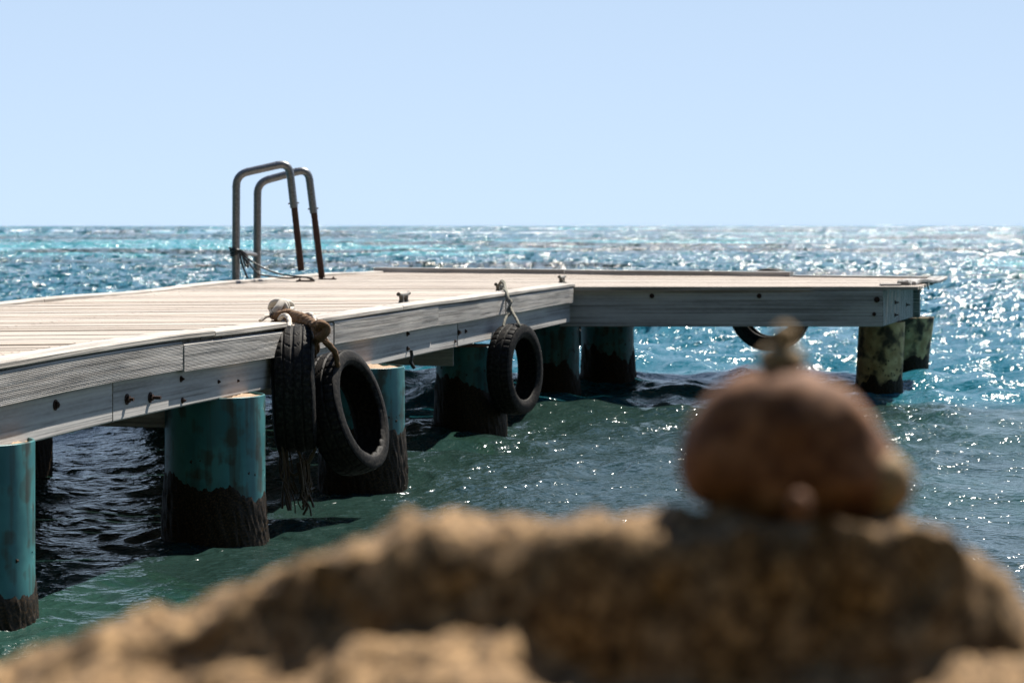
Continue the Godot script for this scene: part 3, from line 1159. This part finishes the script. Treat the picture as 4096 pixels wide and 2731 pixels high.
# ------------------------------------------------------------------ tyres
# centre at the origin, axle along x
func tyre_meshes(R: float, W: float, pattern: int, torn := 0.0, wall := 1.0) -> Dictionary:
	var n := FastNoiseLite.new()
	n.seed = 40 + pattern
	n.frequency = 1.0
	n.fractal_octaves = 3
	var seg := 240
	var hw := W * 0.5
	# tread across: (x, depth of groove)
	var across := []
	var steps := 44
	for i in steps + 1:
		across.append(lerpf(-hw * 0.86, hw * 0.86, i / float(steps)))
	var out := {}
	var rows := []
	var uvs := []
	for s in seg + 1:
		var ss := s % seg
		var a := TAU * ss / seg
		var row := PackedVector3Array()
		var uv := PackedVector2Array()
		for i in across.size():
			var x: float = across[i]
			var f := x / (hw * 0.86)
			var r := R - 0.010 * pow(absf(f), 3.0)
			var cut := 0.0
			for g in ([-0.52, 0.0, 0.52] if pattern == 0 else [-0.36, 0.36]):
				if absf(f - g) < 0.05:
					cut = 1.0
			if pattern == 0:
				var zig := ss + int(absf(f) * 8.0)
				if zig % 10 == 0 and absf(f) > 0.12 and absf(f) < 0.92 and absf(absf(f) - 0.52) > 0.08:
					cut = maxf(cut, 0.7)
				if absf(f) > 0.72 and ss % 5 == 0:
					cut = maxf(cut, 0.7)
			else:
				if absf(f) > 0.42 and ss % 6 == 0:
					cut = maxf(cut, 1.0)
				if absf(f) < 0.3 and (ss + int((f + 1.0) * 10.0)) % 12 == 0:
					cut = maxf(cut, 0.7)
			r -= 0.0065 * cut
			row.append(Vector3(x, cos(a) * r, sin(a) * r))
			uv.append(Vector2(a * R, x))
		rows.append(row)
		uvs.append(uv)
	var b := Mb.new()
	b.grid(rows, uvs, false, Vector3.ZERO)
	# ensure outward: first row points along +y at a = 0
	if b.n[across.size() / 2].y < 0.0:
		for i in b.n.size():
			b.n[i] = -b.n[i]
		for i in range(0, b.ix.size(), 3):
			var q := b.ix[i + 1]
			b.ix[i + 1] = b.ix[i + 2]
			b.ix[i + 2] = q
	out.tread = b.mesh()
	for sg in [-1.0, 1.0]:
		rows = []
		for s in seg / 2 + 1:
			var a := TAU * (s % (seg / 2)) / (seg / 2)
			var row := PackedVector3Array()
			var tear: float = torn * maxf(0.0, n.get_noise_2d(cos(a) * 6.0, sin(a) * 6.0 + 3.0 * sg))
			for e in [[0.86, R - 0.0105 / wall], [0.93, R - 0.016], [0.985, R - 0.032], [1.03, R - 0.055], [1.045, R - 0.072], [1.03, R - 0.074], [1.03, R - 0.088], [0.99, R - 0.09], [0.95, R - 0.104 + tear * 0.2], [0.86, R - 0.116 + tear], [0.80, R - 0.121 + tear], [0.74, R - 0.116 + tear], [0.76, R - 0.10 + tear * 0.6], [0.9, R - 0.07], [0.9, R - 0.04], [0.75, R - 0.022], [0.0, R - 0.017 / wall]]:
				var rr: float = R - (R - e[1]) * wall
				row.append(Vector3(sg * hw * e[0], cos(a) * rr, sin(a) * rr))
			rows.append(row)
		b = Mb.new()
		# flat list oriented by hand: the outer wall faces sg along x
		b.grid(rows, [], true, Vector3.ZERO)
		var want := 0.0
		for i in range(3, 6):
			want += b.n[i].x * sg
		if want < 0.0:
			for i in b.n.size():
				b.n[i] = -b.n[i]
			for i in range(0, b.ix.size(), 3):
				var q := b.ix[i + 1]
				b.ix[i + 1] = b.ix[i + 2]
				b.ix[i + 2] = q
		out["side%d" % int(sg)] = b.mesh()
	return out

func tyre(at: Vector3, axle: Vector3, roll: float, R: float, W: float, pattern: int, label: String, torn := 0.0, wall := 1.0) -> Node3D:
	var t := thing("tyre", label, "tyre", at, "old tyres hung from the pier as fenders")
	var x := axle.normalized()
	var up := (Vector3.UP - x * x.y).normalized()
	t.basis = Basis(x, up, x.cross(up)).rotated(x, roll)
	var ms := tyre_meshes(R, W, pattern, torn, wall)
	part("tread", ms.tread, M.rubber, t)
	part("sidewall", ms["side1"], M.rubber, t)
	part("sidewall", ms["side-1"], M.rubber, t)
	return t

func tyres() -> void:
	tyre(at_px(1180, 1552, 11.0), Vector3(1.0, 0.03, -0.06), 0.3, 0.312, 0.20, 0, "big black tyre hanging edge-on with its tread to the shore")
	tyre(at_px(1388, 1650, 11.15), Vector3(0.90, 0.27, 0.31), 0.1, 0.312, 0.175, 1, "torn black tyre tilted outwards, resting against the edge-on tyre", 0.03, 0.74)
	tyre(at_px(2060, 1476, 15.45), Vector3(0.91, 0.03, 0.41), 0.8, 0.314, 0.17, 1, "single black tyre hung by a knotted rope in front of a dark pile", 0.0, 0.85)
	var backs := [[3082, 1239, 22.25, 0.412, "large tyre hung on the seaward edge, seen above the deck and under the front beam"], [2393, 1240, 23.0, 0.41, "tyre at the seaward edge beside the far cleat, only its top showing"], [1712, 1242, 23.75, 0.41, "low tyre at the seaward edge left of the cleats, barely showing"]]
	for e in backs:
		tyre(at_px(e[0], e[1], e[2]), Vector3(-0.386, 0.0, 0.92), 0.2, e[3], 0.2, 1, e[4], 0.0, 1.25)

# ------------------------------------------------------------------ cleats
func cleat_mesh() -> ArrayMesh:
	var b := Mb.new()
	# horn along z
	var path := PackedVector3Array()
	var rad := PackedFloat32Array()
	for i in 17:
		var f := i / 8.0 - 1.0
		path.append(Vector3(0, 0.062 + 0.010 * f * f, f * 0.125))
		rad.append(0.0125 - 0.003 * absf(f) + (0.003 if absf(f) > 0.95 else 0.0))
	tube(b, path, rad, 14)
	return b.mesh()

func cleats() -> void:
	var horn := cleat_mesh()
	var leg := Mb.new()
	var rows := []
	for e in [[0.012, 0.026, 0.030], [0.022, 0.018, 0.022], [0.04, 0.014, 0.018], [0.055, 0.016, 0.024], [0.066, 0.011, 0.03]]:
		var row := PackedVector3Array()
		for i in 17:
			var a := TAU * (i % 16) / 16
			row.append(Vector3(cos(a) * e[1], e[0], sin(a) * e[2]))
		rows.append(row)
	leg.grid(rows, [], true)
	var base := Mb.new()
	sweep(base, PackedVector3Array([Vector3(0, 0, -0.034), Vector3(0, 0, 0.034)]), Vector3.RIGHT, Vector3.UP, rect(-0.03, 0.03, -0.002, 0.016, 0.005))
	var lm := leg.mesh()
	var bm := base.mesh()
	var list := [
		[11.5, -1.18, "iron mooring cleat wound with pale rope above the two tyres"],
		[13.95, -0.672, "bare iron mooring cleat standing between the two roped ones"],
		[16.3, -0.09, "iron mooring cleat with the rope of the single tyre on it"],
		[18.68, 0.415, "iron mooring cleat at the inner corner of the pier head"]]
	for e in list:
		var d: float = e[0]
		var y := maxf(deck_y(e[1], d), deck_y(e[1], d + 0.1)) + 0.003
		var t := thing("mooring_cleat", e[2], "cleat", P(e[1], y, d), "mooring cleats along the near edge")
		t.basis = Basis.looking_at(EDGE_DIR, Vector3.UP)
		part("horns", horn, M.cast_iron, t)
		for s in [-0.052, 0.052]:
			part("leg", lm, M.cast_iron, t).position = Vector3(0, 0, s)
			part("foot", bm, M.cast_iron, t).position = Vector3(0, 0, s)

# ------------------------------------------------------------------ ropes
func at_px(x: float, y: float, d: float) -> Vector3:
	return P((x - 2048.0) / 9000.0 * d, EYE - (y - 902.0) / 9000.0 * d, d)

func fuzz(b: Mb, path: PackedVector3Array, r: float, count: int, long: float, sd: int) -> void:
	var q := RandomNumberGenerator.new()
	q.seed = sd
	for i in count:
		var p := path[q.randi_range(0, path.size() - 1)]
		var o := Vector3(q.randfn(), q.randfn(), q.randfn()).normalized()
		var s := o.cross(Vector3(q.randf(), q.randf(), q.randf())).normalized() * 0.0012
		var a := p + o * r * 0.8
		var e := a + o * long * q.randf_range(0.4, 1.0) + Vector3(q.randfn(), q.randfn() - 0.6, q.randfn()) * long * 0.4
		b.tri(a - s, a + s, e, o.cross(s))

func ropes() -> void:
	# brown rope that holds the two big tyres
	var t := thing("coir_rope", "frayed brown rope knotted over the pier edge above the two tyres", "rope", at_px(1200, 1290, 11.1))
	var o := -t.position
	var runs := [
		[[[1092, 1262, 11.45], [1120, 1258, 11.3], [1150, 1250, 11.3], [1175, 1258, 11.25], [1205, 1266, 11.1], [1235, 1282, 11.0], [1255, 1298, 10.9], [1268, 1330, 10.85], [1272, 1360, 10.9]], 0.020],
		[[[1100, 1272, 11.4], [1140, 1262, 11.35], [1180, 1276, 11.2], [1215, 1284, 11.05], [1245, 1295, 10.95], [1275, 1312, 10.85], [1290, 1325, 10.83]], 0.017],
		[[[1262, 1300, 10.85], [1285, 1296, 10.80], [1302, 1308, 10.80], [1300, 1332, 10.80], [1280, 1345, 10.82], [1268, 1330, 10.86]], 0.022],
		[[[1285, 1340, 10.83], [1305, 1365, 10.85], [1328, 1390, 10.9], [1342, 1412, 10.93], [1347, 1440, 10.95], [1349, 1470, 11.0], [1345, 1492, 11.1], [1335, 1496, 11.2]], 0.0125],
		[[[1275, 1350, 10.86], [1296, 1368, 10.88], [1320, 1392, 10.93], [1335, 1410, 10.97], [1340, 1428, 11.05]], 0.010],
		[[[1265, 1350, 10.88], [1258, 1385, 10.9], [1262, 1410, 10.95], [1272, 1398, 10.95], [1268, 1360, 10.9]], 0.009]]
	var fz := Mb.new()
	for i in runs.size():
		var b := Mb.new()
		var pts := []
		for p in runs[i][0]:
			pts.append(at_px(p[0], p[1], p[2]))
		var path := smooth_path(pts, 0.006)
		tube(b, path, PackedFloat32Array([runs[i][1]]), 18, 3, 0.055)
		part("strand", b.mesh(), M.coir, t).position = o
		fuzz(fz, path, runs[i][1], 500 if i < 3 else 160, 0.022 if i < 3 else 0.012, 60 + i)
	var f := part("fibres", fz.mesh(), M.coir, t)
	f.position = o
	f.set_meta("kind", "stuff")
	# pale rope turned round the first cleat
	t = thing("pale_rope", "pale worn rope turned round the mooring cleat above the two tyres", "rope", at_px(1115, 1240, 11.5))
	o = -t.position
	runs = [
		[[[1082, 1232, 11.5], [1090, 1214, 11.45], [1108, 1206, 11.42], [1130, 1212, 11.4], [1140, 1232, 11.4], [1126, 1252, 11.4], [1100, 1252, 11.42], [1088, 1240, 11.5], [1100, 1222, 11.6], [1125, 1210, 11.65]], 0.017],
		[[[1098, 1250, 11.35], [1112, 1230, 11.36], [1128, 1208, 11.4], [1142, 1216, 11.45], [1146, 1240, 11.5], [1130, 1254, 11.5]], 0.019],
		[[[1125, 1212, 11.5], [1150, 1208, 11.55], [1166, 1216, 11.6], [1168, 1232, 11.6], [1150, 1240, 11.5], [1130, 1246, 11.4]], 0.012],
		[[[1040, 1284, 11.3], [1052, 1272, 11.32], [1066, 1262, 11.35], [1080, 1262, 11.42], [1090, 1270, 11.45]], 0.011],
		[[[1118, 1276, 11.25], [1130, 1262, 11.2], [1146, 1264, 11.15], [1156, 1280, 11.05], [1156, 1310, 10.95]], 0.012],
		[[[1210, 1262, 11.2], [1238, 1256, 11.1], [1256, 1272, 11.0], [1260, 1300, 10.92], [1262, 1340, 10.9]], 0.010]]
	for i in runs.size():
		var b := Mb.new()
		var pts := []
		for p in runs[i][0]:
			pts.append(at_px(p[0], p[1], p[2]))
		tube(b, smooth_path(pts, 0.006), PackedFloat32Array([runs[i][1]]), 14, 2 if i > 2 else 0, 0.07)
		part("turn", b.mesh(), M.pale_rope, t).position = o
	# rope of the single tyre
	t = thing("hemp_rope", "grey knotted rope from a cleat down to the single hanging tyre", "rope", at_px(2030, 1180, 15.8))
	o = -t.position
	runs = [
		[[[1996, 1140, 16.2], [2006, 1124, 16.15], [2018, 1132, 16.1], [2012, 1150, 16.05], [2000, 1140, 16.2]], 0.010],
		[[[2004, 1126, 16.1], [2018, 1138, 16.05], [2020, 1152, 15.95], [2024, 1160, 15.85], [2030, 1180, 15.65], [2036, 1205, 15.6], [2044, 1235, 15.55], [2052, 1252, 15.5], [2066, 1276, 15.42], [2076, 1300, 15.36], [2080, 1312, 15.4]], 0.010],
		[[[2012, 1156, 15.95], [2022, 1162, 15.8], [2030, 1176, 15.66], [2028, 1200, 15.62], [2040, 1215, 15.58], [2034, 1240, 15.56], [2042, 1254, 15.52], [2028, 1264, 15.5], [2018, 1285, 15.44], [2014, 1305, 15.4]], 0.009],
		[[[2030, 1195, 15.62], [2046, 1205, 15.58], [2038, 1222, 15.56], [2030, 1240, 15.55], [2036, 1258, 15.52]], 0.008]]
	for i in runs.size():
		var b := Mb.new()
		var pts := []
		for p in runs[i][0]:
			pts.append(at_px(p[0], p[1], p[2]))
		tube(b, smooth_path(pts, 0.006), PackedFloat32Array([runs[i][1]]), 14, 3, 0.045)
		part("strand", b.mesh(), M.hemp, t).position = o
	# scraps: a short end under the beam, weed under the edge-on tyre, a cord on the last cleat
	var b := Mb.new()
	tube(b, smooth_path([at_px(1645, 1400, 13.1), at_px(1646, 1428, 13.1), at_px(1643, 1445, 13.1), at_px(1650, 1462, 13.1), at_px(1658, 1474, 13.1)], 0.006), PackedFloat32Array([0.011]), 12, 3, 0.04)
	single("rope_end", b.mesh(), M.black_cord, "short dark rope end dangling under the near beam beside a teal pile", "rope")
	b = Mb.new()
	tube(b, smooth_path([at_px(2240, 1100, 18.7), at_px(2246, 1112, 18.65), at_px(2256, 1126, 18.6), at_px(2272, 1134, 18.5), at_px(2276, 1150, 18.22)], 0.006), PackedFloat32Array([0.004]), 8)
	single("thin_cord", b.mesh(), M.hemp, "thin cord hanging from the cleat at the inner corner", "cord")
	var q := RandomNumberGenerator.new()
	q.seed = 77
	b = Mb.new()
	for e in [[1130, 1835, 22.0, 20], [1212, 1900, 26.0, 22]]:
		for i in e[3]:
			var x: float = e[0] + q.randfn() * e[2] * 0.4
			var x2: float = e[0] + 30.0 + q.randfn() * e[2] * 0.7 - (20.0 if e[0] > 1150 else 0.0)
			var d := 10.95 + q.randfn() * 0.05
			var y2 := 1960.0 + q.randf() * 110.0
			var pts := [at_px(x, e[1] - 70.0 + q.randf() * 20.0, d)]
			for s in 3:
				pts.append(at_px(lerpf(x, x2, (s + 1) / 4.0) + q.randfn() * 7.0, lerpf(e[1], y2, (s + 1) / 4.0), d))
			pts.append(at_px(x2, y2, d))
			var r := q.randf_range(0.0025, 0.0065)
			tube(b, smooth_path(pts, 0.02), PackedFloat32Array([r]), 5)
	for e in [[[1115, 1800], [1140, 1860], [1175, 1900], [1215, 1870], [1250, 1810]], [[1190, 1800], [1215, 1850], [1240, 1840], [1262, 1790]]]:
		var pts := []
		for p in e:
			pts.append(at_px(p[0], p[1], 10.92))
		tube(b, smooth_path(pts, 0.015), PackedFloat32Array([0.008]), 8, 3, 0.04)
	single("frayed_rope", b.mesh(), M.weed, "dark tangle of frayed rope and weed dripping under the edge-on tyre", "rope")

# ------------------------------------------------------------------ stones in front
func stones() -> void:
	var n := FastNoiseLite.new()
	n.seed = 12
	n.frequency = 0.22
	n.fractal_octaves = 4
	n.fractal_gain = 0.55
	var n2 := FastNoiseLite.new()
	n2.seed = 15
	n2.frequency = 0.06
	n2.fractal_octaves = 3
	var pits := FastNoiseLite.new()
	pits.seed = 8
	pits.noise_type = FastNoiseLite.TYPE_CELLULAR
	pits.frequency = 0.30
	# ridge against the water: pixel x, pixel y in the photograph, 1.2 m away
	var ridge := [[-1800, 3100], [-700, 2860], [0, 2690], [331, 2520], [522, 2455], [679, 2478], [836, 2420], [1080, 2322], [1254, 2244], [1445, 2150], [1654, 2082], [1829, 2060], [2090, 2080], [2247, 2104], [2525, 2098], [2856, 2082], [3135, 2066], [3587, 2074], [3744, 2115], [3918, 2205], [4023, 2320], [4096, 2450], [4400, 2750], [5200, 3100]]
	var prof := []
	for e in ridge:
		prof.append([(e[0] - 2048.0) / 9000.0 * 1.2, EYE - (e[1] - 902.0) / 9000.0 * 1.2])
	var rows := []
	var nu := 330
	for i in nu + 1:
		var x := lerpf(-0.75, 0.85, i / float(nu))
		var top := table(x, prof)
		var row := PackedVector3Array()
		# depth of the undercut in front of the ridge
		var drop := table(x, [[-0.21, 0.010], [-0.15, 0.034], [-0.10, 0.048], [0.0, 0.052], [0.05, 0.080], [0.11, 0.095], [0.15, 0.088], [0.20, 0.074], [0.235, 0.058], [0.27, 0.034], [0.30, 0.012]])
		var pts := [[0.15, -0.2], [0.4, 0.2], [0.7, 0.75], [0.88, top - drop - 0.20], [0.97, top - drop - 0.05], [1.04, top - drop - 0.010], [1.115, top - drop], [1.140, top - drop * 0.88], [1.150, top - drop * 0.4], [1.158, top - 0.004], [1.20, top], [1.25, top - 0.006], [1.34, top - 0.03], [1.5, top - 0.14], [1.7, top - 0.5], [1.95, 0.1], [2.2, -0.6]]
		var nv := 200
		for j in nv + 1:
			var f := j / float(nv)
			# most of the rows go where the lens looks
			var u := f * 2.2
			var d := table(f, [[0.0, 0.15], [0.10, 0.8], [0.78, 1.3], [0.9, 1.5], [1.0, 2.2]])
			var y := table(d, pts)
			var p := Vector3(x, y, -d)
			var k := p * 100.0
			var big := n2.get_noise_3dv(k)
			var small := n.get_noise_3dv(k)
			p += Vector3(0.006 * n.get_noise_3dv(k + Vector3(50, 0, 0)), 0.013 * small + 0.013 * big, 0.016 * n.get_noise_3dv(k + Vector3(0, 70, 0)))
			p += Vector3(0.0, -0.4, 1.0).normalized() * -0.016 * maxf(0.0, -pits.get_noise_3dv(k) - 0.45) * 2.0
			row.append(p)
		rows.append(row)
	var b := Mb.new()
	b.grid(rows, [], false, Vector3.UP)
	single("shore_rock", b.mesh(), M.limestone, "rugged tan rock filling the foreground, out of focus", "rock")
	# the little cairn on it
	var sn := FastNoiseLite.new()
	sn.seed = 21
	sn.frequency = 0.18
	sn.fractal_octaves = 3
	b = Mb.new()
	ball(b, at_px(3168, 1885, 1.22), Vector3(0.060, 0.057, 0.050), sn, 0.005, 48, 32, true)
	single("cairn_stone", b.mesh(), M.red_stone, "large reddish brown stone at the bottom of the small cairn", "stone", "stones of the small cairn")
	b = Mb.new()
	ball(b, at_px(3130, 1440, 1.22), Vector3(0.0140, 0.0098, 0.013), sn, 0.003, 24, 16)
	single("cairn_stone", b.mesh(), M.tan_stone, "middle stone of the small cairn, tan and flat", "stone", "stones of the small cairn")
	b = Mb.new()
	ball(b, at_px(3140, 1345, 1.22), Vector3(0.0078, 0.0080, 0.008), sn, 0.002, 24, 16)
	single("cairn_stone", b.mesh(), M.tan_stone, "smallest stone, on top of the small cairn", "stone", "stones of the small cairn")
	b = Mb.new()
	ball(b, at_px(3550, 1930, 1.20), Vector3(0.014, 0.017, 0.015), sn, 0.003, 24, 16)
	single("pebble", b.mesh(), M.tan_stone, "pale pebble leaning on the right of the cairn's large stone", "stone")
	b = Mb.new()
	ball(b, at_px(3200, 2020, 1.15), Vector3(0.0065, 0.008, 0.007), sn, 0.002, 20, 14)
	single("pebble", b.mesh(), M.red_stone, "tiny brown pebble in front of the cairn's large stone", "stone")

func cairn_shape(p: Vector3) -> Vector3:
	# a rounded block with a blunt face to the shore, its top falling away to the right
	var r := Vector3(0.060, 0.057, 0.050)
	var q := p / r
	if q.z > 0.0:
		q.z = 0.8 * pow(q.z, 0.6)
	if q.y > 0.0:
		q.y = pow(q.y, 0.85)
		if q.x > 0.0:
			q.x *= 1.0 - 0.36 * q.y
	else:
		q.y *= 0.5
	return q * r
